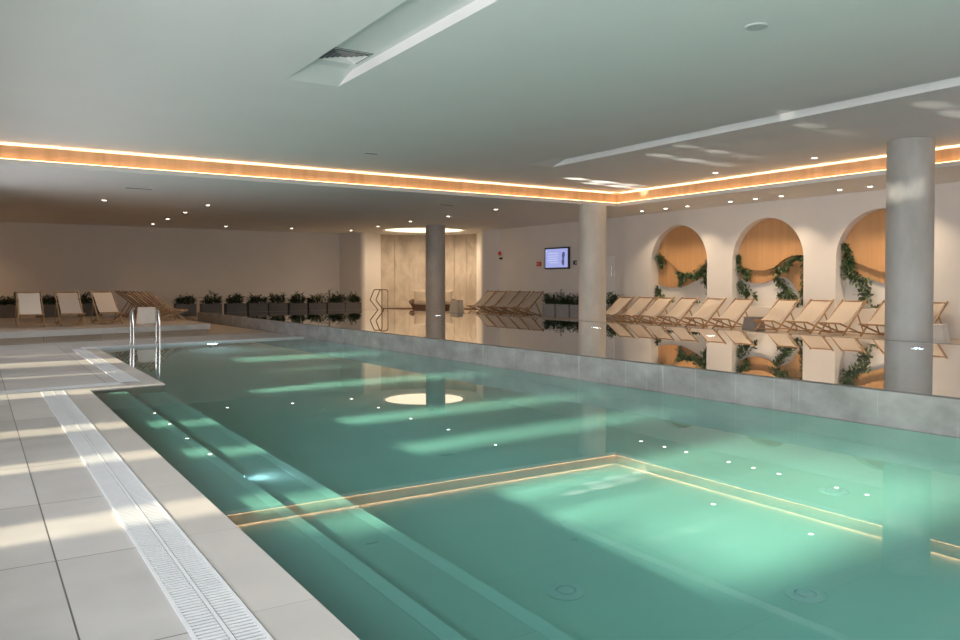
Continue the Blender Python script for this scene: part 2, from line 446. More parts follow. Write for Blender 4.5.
# left wall with its windows: each opening (y0, y1, sill, head)
WIN = [(-3.4, -1.2, .1, 3.3), (-.8, 1.6, .1, 3.3), (1.9, 2.6, .1, 1.1), (2.9, 4.2, 1.75, 3.36), (4.2, 4.66, 1.2, 3.36), (4.78, 5.25, .1, 3.36), (6.6, 7.0, .1, 3.36), (8.15, 8.6, .1, 3.36),
       (10.9, 11.5, .1, 3.36), (13.25, 13.45, .1, 3.36), (14.9, 15.9, .1, 3.36), (17.2, 17.4, .1, 3.36)]
b = B()
y = NY
for (a, c, zs, zh) in WIN:
    box(b, LX - .15, LX, y, a, -.2, 4.4)
    box(b, LX - .15, LX, a, c, -.2, zs); box(b, LX - .15, LX, a, c, zh, 4.4); y = c
box(b, LX - .15, LX, y, BY + .2, -.2, 4.4)
struct('wall_left', b, M['plaster'])
for i, (a, c, zs, zh) in enumerate(WIN):
    b = B()
    for (p, q, r, s) in ((a, a + .04, zs, zh), (c - .04, c, zs, zh), (a, c, zs, zs + .04), (a, c, zh - .04, zh)): box(b, LX - .1, LX - .05, p, q, r, s)
    struct('window_%d' % (i + 1), b, M['white_metal'])

# ------------------------------------------------------------------ ceilings
CXL, CXR, CYF = LX, 16.3, 17.85       # coffer opening
b = B()
OC, ORAD = (16.75, 30.75), 1.82
sq = (OC[0] - 2.0, OC[0] + 2.0, OC[1] - 2.0, OC[1] + 2.0)
plate(b, LX, 20.4, NY, BY + .2, HL, [(CXL - 1, CXR, NY - 1, CYF), sq])
n = 64
def sqp(a):
    c, s = math.cos(a), math.sin(a); k = 2.0 / max(abs(c), abs(s)); return (OC[0] + c * k, OC[1] + s * k)
for k in range(n):
    a, a2 = 2 * PI * k / n, 2 * PI * (k + 1) / n
    p, q = sqp(a), sqp(a2); r, s = ((OC[0] + ORAD * math.cos(t), OC[1] + ORAD * math.sin(t)) for t in (a, a2))
    quad(b, [(*p, HL), (*q, HL), (*s, HL), (*r, HL)])
    quad(b, [(*r, HL), (*s, HL), (*s, HL + .35), (*r, HL + .35)])
    b.faces.new([b.verts.new(v) for v in ((*r, HL + .35), (*s, HL + .35), (*OC, HL + .35))])
# lip at the coffer edge and the ledge behind it
quad(b, [(CXL, CYF, HL), (CXR, CYF, HL), (CXR, CYF, 3.80), (CXL, CYF, 3.80)])
quad(b, [(CXR, NY, HL), (CXR, CYF, HL), (CXR, CYF, 3.80), (CXR, NY, 3.80)])
quad(b, [(CXL, CYF, 3.80), (CXR + .3, CYF, 3.80), (CXR + .3, CYF + .3, 3.80), (CXL, CYF + .3, 3.80)])
quad(b, [(CXR, NY, 3.80), (CXR + .3, NY, 3.80), (CXR + .3, CYF, 3.80), (CXR, CYF, 3.80)])
struct('ceiling', b, M['ceiling'])
b = B()
SL = [(3.54, 4.28, NY, 10.34), (10.72, 11.46, NY, 14.76)]
plate(b, LX, CXR + .4, NY, CYF + .4, HU, SL)
for (x0, x1, y0_, y1_) in SL:
    z2 = HU + .12
    ym = y1_ - .5
    quad(b, [(x0, y0_, z2), (x1, y0_, z2), (x1, ym, z2), (x0, ym, z2)])
    quad(b, [(x0, ym, z2), (x1, ym, z2), (x1, y1_, HU), (x0, y1_, HU)])
    for x in (x0, x1): b.faces.new([b.verts.new(v) for v in ((x, y0_, HU), (x, y1_, HU), (x, ym, z2), (x, y0_, z2))])
# closing sides above the ledge
quad(b, [(LX, CYF + .3, 3.8), (CXR + .3, CYF + .3, 3.8), (CXR + .3, CYF + .3, HU), (LX, CYF + .3, HU)])
quad(b, [(CXR + .3, NY, 3.8), (CXR + .3, CYF + .3, 3.8), (CXR + .3, CYF + .3, HU), (CXR + .3, NY, HU)])
struct('ceiling_coffer', b, M['ceiling'])
# oak fascia of the light cove
b = B()
box(b, LX, CXR + .1, CYF + .09, CYF + .115, 3.80, 4.075); box(b, CXR + .09, CXR + .115, NY, CYF + .115, 3.80, 4.075)
struct('trim_cove', b, M['wood_fascia'])
def led(name, label, x0, x1, y0_, y1_, z, up, m):
    b = B(); box(b, x0, x1, y0_, y1_, z, z + .006)
    return tag(obj(name, b, m), label, 'light strip', 'warm light strips in the ceiling cove')
led('light_strip', 'warm light strip at the foot of the oak band, far side of the ceiling cove', LX, CXR, CYF + .012, CYF + .03, 3.802, 1, M['led'])
led('light_strip', 'warm light strip at the foot of the oak band, arch side of the ceiling cove', CXR + .012, CXR + .03, NY, CYF, 3.802, 1, M['led'])
led('light_strip', 'warm light strip hidden along the top of the oak band, far side', LX, CXR, CYF + .15, CYF + .17, 4.06, 1, M['led_top'])
led('light_strip', 'warm light strip hidden along the top of the oak band, arch side', CXR + .15, CXR + .17, NY, CYF, 4.06, 1, M['led_top'])

# ------------------------------------------------------------------ columns
def column(x, y, r, z0, z1, label, m='column'):
    b = B(); lathe(b, [(r, z0), (r, z0 + .02), (r, z1)], 64, 0, 0)
    o = obj('concrete_column', b, M[m], smooth=True); o.location = (x, y, 0)
    tag(o, label, 'column', 'round concrete columns', 'thing')
column(15.53, 27.57, .39, FZ, HL - .003, 'round grey concrete column standing in front of the lounge sofa')
column(15.55, 18.08, .405, FZ, HL - .003, 'round pale concrete column beside the wall screen', 'column_pale')
column(15.1, 8.34, .41, FZ, HU - .003, 'thick round concrete column in front of the third arch')

# ------------------------------------------------------------------ deck chairs
def make_chair(name, label, H=.82):
    t = thing(name, label, 'deckchair', group='folding deckchairs')
    w = .32
    top, foot = Vector((0, .47, H)), Vector((0, -.47, .012))
    front, rear = Vector((0, -.55, .30)), Vector((0, .42, .012))
    sl = (top - foot).normalized()
    for s in (-1, 1):
        o = Vector((s * w, 0, 0))
        b = B(); bar(b, foot + o, top + sl * .05 + o, .025, .040); obj('main_rail', b, M['chair_wood'], t)
        o = Vector((s * (w - .035), 0, 0))
        b = B(); bar(b, front + o, rear + o, .022, .036); obj('seat_rail', b, M['chair_wood'], t)
        o = Vector((s * (w + .032), 0, 0))
        m_ = foot.lerp(top, .60); e_ = Vector((0, .36, .055))
        b = B(); bar(b, m_ + o, e_ + o, .02, .032); obj('prop_leg', b, M['chair_wood'], t)
    b = B(); tube(b, [top + Vector((-w, 0, 0)), top + Vector((w, 0, 0))], .02, 8); obj('top_bar', b, M['chair_wood'], t)
    b = B(); tube(b, [front + Vector((-w, 0, 0)), front + Vector((w, 0, 0))], .02, 8); obj('front_bar', b, M['chair_wood'], t)
    b = B(); tube(b, [foot + sl * .1 + Vector((-w, 0, 0)), foot + sl * .1 + Vector((w, 0, 0))], .016, 8); obj('foot_bar', b, M['chair_wood'], t)
    b = B(); tube(b, [(-w - .04, .36, .06), (w + .04, .36, .06)], .016, 8); obj('rear_bar', b, M['chair_wood'], t)
    # sling
    b = B(); prof = []
    n = 18
    for i in range(n + 1):
        u = i / n
        y = top.y + (front.y - top.y) * u; z = top.z + (front.z - top.z) * u
        sag = .155 * (math.sin(PI * u ** 1.35)) ** 1.1
        prof.append((y - sag * .35, z - sag))
    rows = []
    for (y, z) in prof:
        rows.append([b.verts.new((x, y, z - .012 * (1 - (x / .26) ** 2))) for x in (-.275, -.14, 0, .14, .275)])
    for r0, r1 in zip(rows, rows[1:]):
        for k in range(4): b.faces.new((r0[k], r0[k + 1], r1[k + 1], r1[k]))
    geo = b.faces[:]
    bmesh.ops.solidify(b, geom=geo, thickness=.006)
    obj('canvas_sling', b, M['canvas'], t, smooth=True)
    return t
RC = -PI / 2      # local -y (front) turned towards -x: the basin
chair0 = None
def place(loc, rz, label, group, sz=1.0, sx=1.0):
    global chair0
    if chair0 is None:
        chair0 = make_chair('deckchair', label); chair0.location = loc; chair0.rotation_euler = (0, 0, rz); chair0['group'] = group; c = chair0
    else: c = dup(chair0, loc, rz, label, group)
    c.scale = (sx, 1, sz)
    return c
ORD = ['first', 'second', 'third', 'fourth', 'fifth', 'sixth', 'seventh', 'eighth', 'ninth', 'tenth', 'eleventh']
right_row = [(17.54, 18.41), (17.66, 17.64), (17.76, 16.92), (17.89, 16.09), (18.02, 15.19), (18.15, 14.32), (18.35, 13.04), (18.48, 12.15), (18.6, 11.34), (18.74, 10.33), (18.8, 9.5)]
RIGHT_LABEL = ['cream sling deckchair at the far end of the arch row, next to the pale column',
  'cream sling deckchair second from the pale column, under the first arch edge',
  'cream sling deckchair third from the pale column, in front of the first arch',
  'cream sling deckchair fourth from the pale column, sill plant showing beside its top',
  'cream sling deckchair fifth from the pale column, between the first two arches',
  'cream sling deckchair just before the dark grey side table',
  'cream sling deckchair just past the dark grey side table, under the second arch',
  'cream sling deckchair second past the dark grey side table, before the pier between two arches',
  'cream sling deckchair third past the dark grey side table, below the hanging ivy',
  'cream sling deckchair half hidden behind the thick near column',
  'cream sling deckchair showing past the thick near column, beside a cream stool']
for i, (xt, yr) in enumerate(right_row):
    place((xt - .47, yr + .33, FZ), RC, RIGHT_LABEL[i], 'deckchairs under the arches')
LEFT_LABEL = ['cream sling deckchair below the screen wall, farthest one beside the lounge pier', 'cream sling deckchair below the screen wall, second from the lounge pier',
  'cream sling deckchair below the screen wall, middle of five', 'cream sling deckchair below the screen wall, fourth from the lounge pier', 'cream sling deckchair below the screen wall, right beside the planters']
for i, yr in enumerate([27.37, 26.56, 25.72, 24.98, 24.14]):
    place((17.83, yr + .33, FZ), RC, LEFT_LABEL[i], 'deckchairs below the screen', 1.13)
PLZ = .30
FRONT_LABEL = ['cream deckchair facing the pool on the raised platform, farthest from the ladder', 'cream deckchair facing the pool on the raised platform, middle of three', 'cream deckchair facing the pool on the raised platform, beside the angled row']
for i, (x, y, rz) in enumerate([(1.19, 22.95, .02), (2.1, 23.1, .06), (3.02, 23.55, .12)]):
    place((x, y, PLZ), rz, FRONT_LABEL[i], 'deckchairs facing the pool on the platform', 1.04, .87)
ANG_LABEL = ['sideways deckchair on the platform, frontmost of five beside the white stool', 'sideways deckchair on the platform, second behind the white stool', 'sideways deckchair on the platform, middle of the overlapping five',
  'sideways deckchair on the platform, fourth of the overlapping five', 'sideways deckchair on the platform, rearmost by the back planters']
for i in range(5):
    place((4.75 - i * .09, 24.6 + i * .82, PLZ), PI / 2 + .04, ANG_LABEL[i], 'sideways deckchairs on the platform')

# platform under them
b = B(); prism(b, [(LX, 20.2), (5.35, 21.95), (5.2, 28.9), (LX, 28.9)], .155, .30); struct('platform_top', b, M['rear_floor'])
b = B(); prism(b, [(LX, 20.175), (5.37, 21.93), (5.37, 21.96), (LX, 20.21)], .157, .2985)
prism(b, [(5.345, 21.96), (5.37, 21.96), (5.22, 28.9), (5.195, 28.9)], .157, .2985); struct('trim_platform', b, M['platform_edge'])
b = B(); prism(b, [(LX, 20.25), (5.33, 22.0), (5.18, 28.85), (LX, 28.85)], 0, .157); struct('platform_base', b, M['rear_floor'])

# ------------------------------------------------------------------ side tables / stools
def stool(loc, rz, label, m, w=.40, h=.45, grp='tapered side tables'):
    t = thing('side_table', label, 'side table', loc, rz, grp)
    b = B()
    wb, wt = w / 2 * 1.18, w / 2 * .96
    vs = [b.verts.new((sx * ww, sy * ww, z)) for ww, z in ((wb, 0), (wt, h - .03)) for sx, sy in ((-1, -1), (1, -1), (1, 1), (-1, 1))]
    for f in ((0, 3, 2, 1), (4, 5, 6, 7), (0, 1, 5, 4), (1, 2, 6, 5), (2, 3, 7, 6), (3, 0, 4, 7)): b.faces.new([vs[i] for i in f])
    bmesh.ops.bevel(b, geom=b.edges[:], offset=.012, segments=2, affect='EDGES')
    obj('body', b, m, t)
    b = B(); box(b, -wt - .008, wt + .008, -wt - .008, wt + .008, h - .03, h, .008); obj('table_top', b, m, t)
stool((3.95, 23.0, PLZ), .1, 'white tapered side table behind the pool ladder', M['stool'], .38, .44)
stool((17.2, 28.72, FZ), .4, 'cream tapered side table at the end of the wicker sofa', M['stool'], .40, .56)
stool((17.25, 9.0, FZ), .25, 'cream tapered side table beside the thick near column', M['stool'], .46, .40)
stool((17.75, 14.01, FZ), .0, 'dark grey side table in the gap of the arch row', M['grey_stool'], .38, .37)

# ------------------------------------------------------------------ planters
def leaf(b, p, d, L, w, up=Vector((0, 0, 1))):
    d = d.normalized(); s = d.cross(up)
    if s.length < 1e-3: s = Vector((1, 0, 0))
    s.normalize(); dn = s.cross(d)
    pts = [p, p + d * L * .35 + s * w + dn * .02 * L, p + d * L * .75 + s * w * .7 - dn * .02 * L, p + d * L - dn * .14 * L, p + d * L * .75 - s * w * .7 - dn * .02 * L, p + d * L * .35 - s * w + dn * .02 * L]
    mid = [p + d * L * .35 - dn * .03 * L, p + d * L * .75 - dn * .07 * L]
    v = [b.verts.new(q) for q in pts]; m_ = [b.verts.new(q) for q in mid]
    b.faces.new((v[0], v[1], m_[0])); b.faces.new((v[1], v[2], m_[1], m_[0])); b.faces.new((v[2], v[3], m_[1]))
    b.faces.new((v[3], v[4], m_[1])); b.faces.new((v[4], v[5], m_[0], m_[1])); b.faces.new((v[5], v[0], m_[0]))

def planter(loc, rz, label, L, W, H, m, grp, seed, fol=.34):
    rnd = random.Random(seed)
    t = thing('planter_box', label, 'planter', loc, rz, grp)
    b = B(); th = .03
    box(b, -L / 2, L / 2, -W / 2, -W / 2 + th, 0, H); box(b, -L / 2, L / 2, W / 2 - th, W / 2, 0, H)
    box(b, -L / 2, -L / 2 + th, -W / 2 + th, W / 2 - th, 0, H); box(b, L / 2 - th, L / 2, -W / 2 + th, W / 2 - th, 0, H)
    box(b, -L / 2 + th, L / 2 - th, -W / 2 + th, W / 2 - th, 0, .03)
    obj('box', b, m, t)
    b = B(); box(b, -L / 2 + th, L / 2 - th, -W / 2 + th, W / 2 - th, H - .08, H - .03); obj('soil', b, M['soil'], t)
    b = B()
    for k in range(24):
        x0 = rnd.uniform(-L / 2 + .03, L / 2 - .03); y0_ = rnd.uniform(-W / 2 + .06, W / 2 - .06)
        h = rnd.uniform(.35, 1.0) * fol * (1.35 if rnd.random() < .12 else 1)
        lean = Vector((rnd.uniform(-.25, .25), rnd.uniform(-.25, .25), 1)).normalized()
        base = Vector((x0, y0_, H - .04))
        bar(b, base, base + lean * h, .008, .008)
        for j in range(16):
            u = rnd.uniform(.1, 1); a = rnd.uniform(0, 2 * PI); el = rnd.uniform(-.25, 1.0)
            d = Vector((math.cos(a) * math.cos(el), math.sin(a) * math.cos(el), math.sin(el)))
            leaf(b, base + lean * h * u, d, rnd.uniform(.10, .22), rnd.uniform(.016, .03))
    obj('foliage', b, M['leaf'], t)
BACK_X = [.9, 2.22, 3.56, 6.89, 7.87, 8.81, 9.7, 10.53, 11.38, 12.22, 13.05, 13.84]
BACK_LABEL = ['dark planter with leafy shrubs at the back wall, outermost, left of the platform chairs', 'dark planter showing between the first two platform chairs', 'dark planter showing between the second and third platform chairs',
  'dark planter with leafy shrub next to the sideways chairs, start of the back row', 'dark planter with leafy shrub, second of the back row', 'dark planter with leafy shrub, third of the back row', 'dark planter with leafy shrub, fourth of the back row',
  'dark planter with leafy shrub, fifth of the back row', 'dark planter with leafy shrub, sixth of the back row', 'dark planter with leafy shrub, seventh of the back row', 'dark planter with leafy shrub, eighth of the back row', 'dark planter with leafy shrub at the end of the back row beside the basin ladder']
for i, x in enumerate(BACK_X):
    z = .03 if x < 6.7 else FZ
    top = .64 if x < 4 else .60 - .006 * (x - 6)
    planter((x, 32.0, z), 0, BACK_LABEL[i], .76, .42, top - z, M['pot'], 'planters along the back wall', 40 + i, .40)
TVP_LABEL = ['grey planter with dark shrub beside the screen-wall deckchairs', 'grey planter with dark shrub below the lettering, second along', 'grey planter with dark shrub partly behind the pale column', 'grey planter with dark shrub just past the pale column']
for i, y in enumerate([23.55, 22.72, 21.9, 20.25]):
    planter((18.3, y, FZ), PI / 2, TVP_LABEL[i], .74, .40, .50, M['pot_pale'], 'planters below the screen', 70 + i, .42)

# ------------------------------------------------------------------ niche panels, vines, sill plants
def smooth_curve(pts, n=10):
    out = []
    P = [pts[0]] + list(pts) + [pts[-1]]
    for i in range(1, len(P) - 2):
        for k in range(n):
            t = k / n; p0, p1, p2, p3 = P[i - 1], P[i], P[i + 1], P[i + 2]
            out.append(tuple(.5 * (2 * p1[j] + (p2[j] - p0[j]) * t + (2 * p0[j] - 5 * p1[j] + 4 * p2[j] - p3[j]) * t * t + (3 * p1[j] - p0[j] - 3 * p2[j] + p3[j]) * t ** 3) for j in (0, 1)))
    out.append(tuple(P[-2])); return out
def niche_panel(ni, curve, x0, x1, label):
    """vertical fluted board filling the arch above a wavy lower edge given as (share of width from far side, z)"""
    c, d = NICHE[ni]; g = .004
    m = (c + d) / 2; r = (d - c) / 2 - g
    cur = smooth_curve([(d - g - u * (d - c - 2 * g), z) for u, z in curve], 12)
    b = B()
    n = 72
    def zlow(y):
        for p, q in zip(cur, cur[1:]):
            if q[0] <= y <= p[0]: return p[1] + (q[1] - p[1]) * (p[0] - y) / max(1e-6, p[0] - q[0])
        return cur[-1][1] if y < cur[-1][0] else cur[0][1]
    def ztop(y): return SPRING + math.sqrt(max(0, r * r - (y - m) ** 2))
    cols = []
    for i in range(n + 1):
        y = (d - g) + ((c + g) - (d - g)) * i / n
        zb = zlow(y); zt = max(ztop(y), zb + .002)
        xf = x0 + (.006 if i % 2 else 0)
        cols.append([b.verts.new(v) for v in ((xf, y, zb), (xf, y, zt), (x1, y, zt), (x1, y, zb))])
    for a, e in zip(cols, cols[1:]):
        for k in range(4): b.faces.new((a[k], a[(k + 1) % 4], e[(k + 1) % 4], e[k]))
    b.faces.new(cols[0]); b.faces.new(list(reversed(cols[-1])))
    o = obj('wavy_panel', b, M['niche_wood'])
    tag(o, label, 'wall panel', 'wavy fluted wood panels in the arches')
XB = WX + DEEP
UP = [[(0, 2.30), (.18, 2.18), (.38, 1.85), (.58, 1.68), (.8, 1.78), (1, 2.02)],
      [(0, 1.93), (.18, 1.80), (.36, 1.76), (.52, 1.84), (.68, 2.08), (.85, 2.17), (1, 2.10)],
      [(0, 2.05), (.2, 1.90), (.4, 1.72), (.6, 1.64), (.8, 1.72), (1, 1.9)]]
LOW = [[(0, 1.36), (.2, 1.26), (.45, 1.30), (.68, 1.48), (.85, 1.66), (1, 1.78)],
       [(0, 1.56), (.14, 1.42), (.32, 1.40), (.48, 1.50), (.62, 1.58), (.74, 1.42), (.86, 1.08), (1, .98)],
       [(0, 1.75), (.25, 1.55), (.5, 1.36), (.75, 1.28), (1, 1.35)]]
NN = ['first arch from the pale column', 'middle arch', 'third arch behind the thick column']
for i in range(3):
    niche_panel(i, UP[i], XB - .17, XB - .11, 'upper wavy ochre fluted panel in the ' + NN[i])
    niche_panel(i, LOW[i], XB - .07, XB - .02, 'lower wavy ochre fluted panel in the ' + NN[i])

def vine(ni, label, strands, seed, dens=210, spread=.10, ls=(.08, .15)):
    """strands: polylines of (share from far side, z, radius of leaf spread)"""
    rnd = random.Random(seed); c, d = NICHE[ni]; x = XB - .19
    t = thing('trailing_vine', label, 'vine', (x, (c + d) / 2, 0), 0, 'green vines trailing in the arches')
    my = (c + d) / 2
    bs, bl = B(), B()
    for st in strands:
        P = [Vector((0, d - u * (d - c) - my, z)) for u, z, _ in st]
        if len(P) > 1: tube(bs, P, .008, 5)
        for i in range(len(P) - 1):
            ln = (P[i + 1] - P[i]).length
            for k in range(max(4, int(dens * ln))):
                w = rnd.random(); sp = st[i][2] + (st[i + 1][2] - st[i][2]) * w
                p = P[i].lerp(P[i + 1], w) + Vector((rnd.uniform(-.06, .05), rnd.gauss(0, sp * .6), rnd.gauss(0, sp * .5)))
                lim = (d - c) / 2 - .03
                p.y = max(-lim, min(lim, p.y))
                dr = Vector((rnd.uniform(-1, .1), rnd.uniform(-1, 1), rnd.uniform(-1.2, .4)))
                leaf(bl, p, dr, rnd.uniform(*ls), rnd.uniform(.025, .045))
    obj('stem', bs, M['stem'], t); obj('leaves', bl, M['vine_leaf'], t)
vine(0, 'dark vine clump hanging at the far side of the first arch', [[(.02, 2.30, .08), (.10, 2.25, .12), (.11, 1.95, .05)], [(.03, 1.30, .06), (.07, 1.10, .12), (.09, .85, .08)]], 1)
vine(0, 'leafy garland drooping over the near side of the first arch', [[(.40, 1.74, .06), (.55, 1.62, .13), (.72, 1.66, .10), (.88, 1.84, .16), (.98, 2.1, .10)], [(.48, 1.66, .08), (.46, 1.36, .06)], [(.86, 1.8, .16), (.90, 1.45, .10), (.96, 1.3, .05)], [(.97, 1.25, .03), (.98, 1.02, .03)]], 2)
vine(1, 'vine falling in tiers at the far side of the middle arch', [[(.02, 2.24, .06), (.02, 2.0, .06)], [(.03, 1.86, .08), (.14, 1.74, .12), (.15, 1.5, .05)], [(.04, 1.46, .07), (.10, 1.22, .13), (.16, 1.2, .12), (.15, .95, .05)], [(.27, 1.12, .02), (.27, .98, .03)]], 3)
vine(1, 'dense vine climbing round the near side of the middle arch', [[(.55, 1.74, .08), (.68, 1.82, .13), (.76, 2.02, .06), (.86, 2.14, .05), (.96, 2.08, .08)], [(.56, 1.62, .10), (.64, 1.36, .13), (.78, 1.08, .14), (.88, .9, .12)], [(.96, 2.05, .07), (.97, 1.6, .09), (.95, 1.1, .10), (.96, .84, .08)], [(.62, 1.12, .03), (.62, .95, .04)], [(.70, 1.1, .03), (.70, .95, .04)]], 4)
vine(2, 'thick ivy falling down the far side of the third arch', [[(.04, 2.42, .06), (.10, 2.1, .09), (.10, 1.75, .12)], [(.08, 1.95, .10), (.12, 1.62, .16), (.26, 1.45, .18), (.30, 1.15, .14), (.26, .95, .06)]], 5, 260)
def sill_plant(ni, u, label, seed, w=.25):
    rnd = random.Random(seed); c, d = NICHE[ni]
    t = thing('sill_plant', label, 'plant', (WX + .12, d - u * (d - c), SILL), 0, 'small plants on the arch sills')
    b = B(); box(b, -.05, .05, -w, w, 0, .05, .01); obj('trough', b, M['stool'], t)
    b = B()
    for k in range(70):
        a = rnd.uniform(0, 2 * PI); el = rnd.uniform(.1, 1.3)
        leaf(b, Vector((rnd.uniform(-.04, .04), rnd.uniform(-w, w), .04)), Vector((math.cos(a) * math.cos(el) * .6 - .1, math.sin(a) * math.cos(el), math.sin(el))), rnd.uniform(.08, .17), .025)
    obj('foliage', b, M['vine_leaf'], t)
sill_plant(0, .30, 'small green plant on the first arch sill, far half', 11, .16)
sill_plant(0, .72, 'small green plant on the first arch sill, near half', 12, .3)
sill_plant(2, .50, 'low green plant on the third arch sill beside the thick column', 13, .28)

# ------------------------------------------------------------------ lounge sofa
t = thing('wicker_sofa', 'rounded brown wicker sofa with cream cushions behind the grey column', 'sofa', (17.1, 30.55, FZ), math.radians(-30))
b = B()
n = 28; W_, D_ = 1.06, .48
def sofa_ring(sc_, z, open_=True):
    out = []
    for k in range(n + 1):
        a = -math.radians(20) + (PI + math.radians(40)) * k / n
        e_ = min(k, n - k) / 6
        out.append((W_ * sc_ * math.cos(a), D_ * sc_ * math.sin(a), min(z, .34 + (z - .34) * min(1, .25 + .75 * e_)) if z > .34 else z))
    return out
rows = [sofa_ring(.84, .05), sofa_ring(.90, .25), sofa_ring(.98, .42), sofa_ring(1.03, .54), sofa_ring(1.01, .57), sofa_ring(.96, .55), sofa_ring(.90, .45), sofa_ring(.86, .36)]
vr = [[b.verts.new(p) for p in r] for r in rows]
for r0, r1 in zip(vr, vr[1:]):
    for k in range(n): b.faces.new((r0[k], r0[k + 1], r1[k + 1], r1[k]))
obj('wicker_shell', b, M['wicker'], t, smooth=True)
b = B()
vs0 = [(W_ * .86 * math.cos(2 * PI * k / 32), -.02 + D_ * .98 * math.sin(2 * PI * k / 32)) for k in range(32)]
prism(b, vs0, .04, .34); obj('wicker_base', b, M['wicker'], t)
b = B(); prism(b, [(x * .95, y * .92) for x, y in vs0], .34, .46)
bmesh.ops.bevel(b, geom=[e for e in b.edges if abs(e.verts[0].co.z - e.verts[1].co.z) < 1e-4], offset=.035, segments=3, affect='EDGES'); obj('seat_cushion', b, M['cushion'], t, smooth=True)
def pillow(parent, x, y, z, rz, w, h, tilt, name='back_cushion'):
    b = B(); N = 12
    g1, g2 = [], []
    for i in range(N + 1):
        r1, r2 = [], []
        for j in range(N + 1):
            u, v = i / N * 2 - 1, j / N * 2 - 1
            pin = 1 - .07 * (1 - max(abs(u), abs(v)) ** 4) if False else 1
            th = .085 * (max(0, (1 - u ** 4) * (1 - v ** 4))) ** .5
            k = 1 - .05 * (abs(u * v)) ** 0 * (1 - abs(u)) * (abs(v) > .99) - .05 * (1 - abs(v)) * (abs(u) > .99)
            xx, zz = u * w / 2 * k, v * h / 2 * k
            r1.append(b.verts.new((xx, -th, zz))); r2.append(b.verts.new((xx, th, zz)))
        g1.append(r1); g2.append(r2)
    for g in (g1, g2):
        for i in range(N):
            for j in range(N): b.faces.new((g[i][j], g[i + 1][j], g[i + 1][j + 1], g[i][j + 1]))
    bmesh.ops.remove_doubles(b, verts=b.verts[:], dist=1e-5)
    o = obj(name, b, M['cushion'], parent, smooth=True)
    o.location = (x, y, z); o.rotation_euler = (tilt, 0, rz); return o
pillow(t, -.60, .12, .72, .5, .58, .52, -.22); pillow(t, .05, .26, .70, 0, .58, .52, -.22); pillow(t, .58, .14, .70, -.5, .58, .52, -.22)

# ------------------------------------------------------------------ ladders
def arc_pts(c, r, a0_, a1_, n=8):
    return [(c[0] + r * math.cos(math.radians(a0_ + (a1_ - a0_) * k / n)), c[1] + r * math.sin(math.radians(a0_ + (a1_ - a0_) * k / n))) for k in range(n + 1)]
t = thing('pool_ladder', 'polished steel pool ladder at the far edge of the lower pool', 'ladder', (3.22, far_y(3.22), 0), math.radians(-2))
for s in (-1, 1):
    yz = [(.42, .0)] + [(.42, .45)] + arc_pts((.17, .56), .25, 0, 180, 12) + [(-.08, .4), (-.08, -.9)]
    b = B(); tube(b, [(s * .27, y, z) for y, z in yz], .021, 12); obj('rail', b, M['chrome'], t, smooth=True)
    b = B(); lathe(b, [(.05, .036), (.05, .05), (.03, .055)], 16, s * .27, .42); obj('foot_plate', b, M['chrome'], t)
for k in range(3):
    b = B(); box(b, -.25, .25, -.12, -.04, -.28 - k * .25, -.255 - k * .25, .006); obj('tread', b, M['chrome'], t)
t = thing('basin_ladder', 'bronze-toned steel ladder with angled rails in the raised basin', 'ladder', (13.35, 28.75, .318), 0)
for yy in (.27, -.27):
    xz = [(.52, -.85), (.52, .60)] + arc_pts((.42, .72), .10, 0, 90, 5) + arc_pts((.24, .72), .10, 90, 150, 5) + [(.02, .46), (0, .42), (.02, .38)] + [(.34, 0.0), (.36, -.04), (.36, -.85)]
    b = B(); tube(b, [(x, yy, z) for x, z in xz], .02, 10); obj('rail', b, M['bronze'], t, smooth=True)
for k in range(2):
    b = B(); box(b, .32, .40, -.27, .27, -.3 - k * .25, -.275 - k * .25); obj('tread', b, M['bronze'], t)

# ------------------------------------------------------------------ screen wall fittings
t = thing('wall_screen_display', 'bluish lit television screen mounted on the white wall', 'television', (TVX, 24.16, 2.36))
t.name = 'television'
b = B(); box(b, -.09, -.02, -.75, .75, -.42, .42, .008); obj('casing', b, M['tv'], t)
b = B(); box(b, -.021, .0, -.2, .2, -.2, .2); obj('wall_bracket', b, M['black'], t)
def screen_mat():
    m = bpy.data.materials.new('screen_glow'); m.use_nodes = True; nt = m.node_tree; nt.nodes.clear()
    e = nt.nodes.new('ShaderNodeEmission'); o = nt.nodes.new('ShaderNodeOutputMaterial'); e.inputs['Color'].default_value = (.42, .46, .86, 1); e.inputs['Strength'].default_value = .9
    nt.links.new(e.outputs[0], o.inputs['Surface']); return m
b = B(); quad(b, [(-.0905, -.69, -.36), (-.0905, .69, -.36), (-.0905, .69, .36), (-.0905, -.69, .36)]); obj('screen', b, screen_mat(), t)
mt_line = emit('screen_text', (.62, .66, 1), .9); mt_fig = emit('screen_figure', (.13, .13, .30), .8)
b = B()
for (a, c, z) in [(-.1, .52, .17), (-.1, .56, .07), (-.05, .5, -.02), (-.1, .56, -.10), (-.1, .42, -.19)]: quad(b, [(-.0912, a, z), (-.0912, c, z), (-.0912, c, z + .035), (-.0912, a, z + .035)])
quad(b, [(-.0912, .58, .24), (-.0912, .65, .24), (-.0912, .65, .31), (-.0912, .58, .31)])
obj('text_lines', b, mt_line, t)
b = B()
b.faces.new([b.verts.new((-.0914, -.46 + y, z)) for y, z in [(.02, .24), (.10, .2), (.13, .08), (.09, -.02), (.15, -.14), (.1, -.26), (0, -.3), (-.03, -.18), (-.02, 0), (-.07, .1), (-.05, .2)]])
obj('figure', b, mt_fig, t)
t = thing('call_point', 'small red fire call box left of the television', 'fire call box', (TVX, 25.37, 2.16))
b = B(); box(b, -.05, 0, -.13, .13, -.09, .09, .01); obj('case', b, M['red'], t)
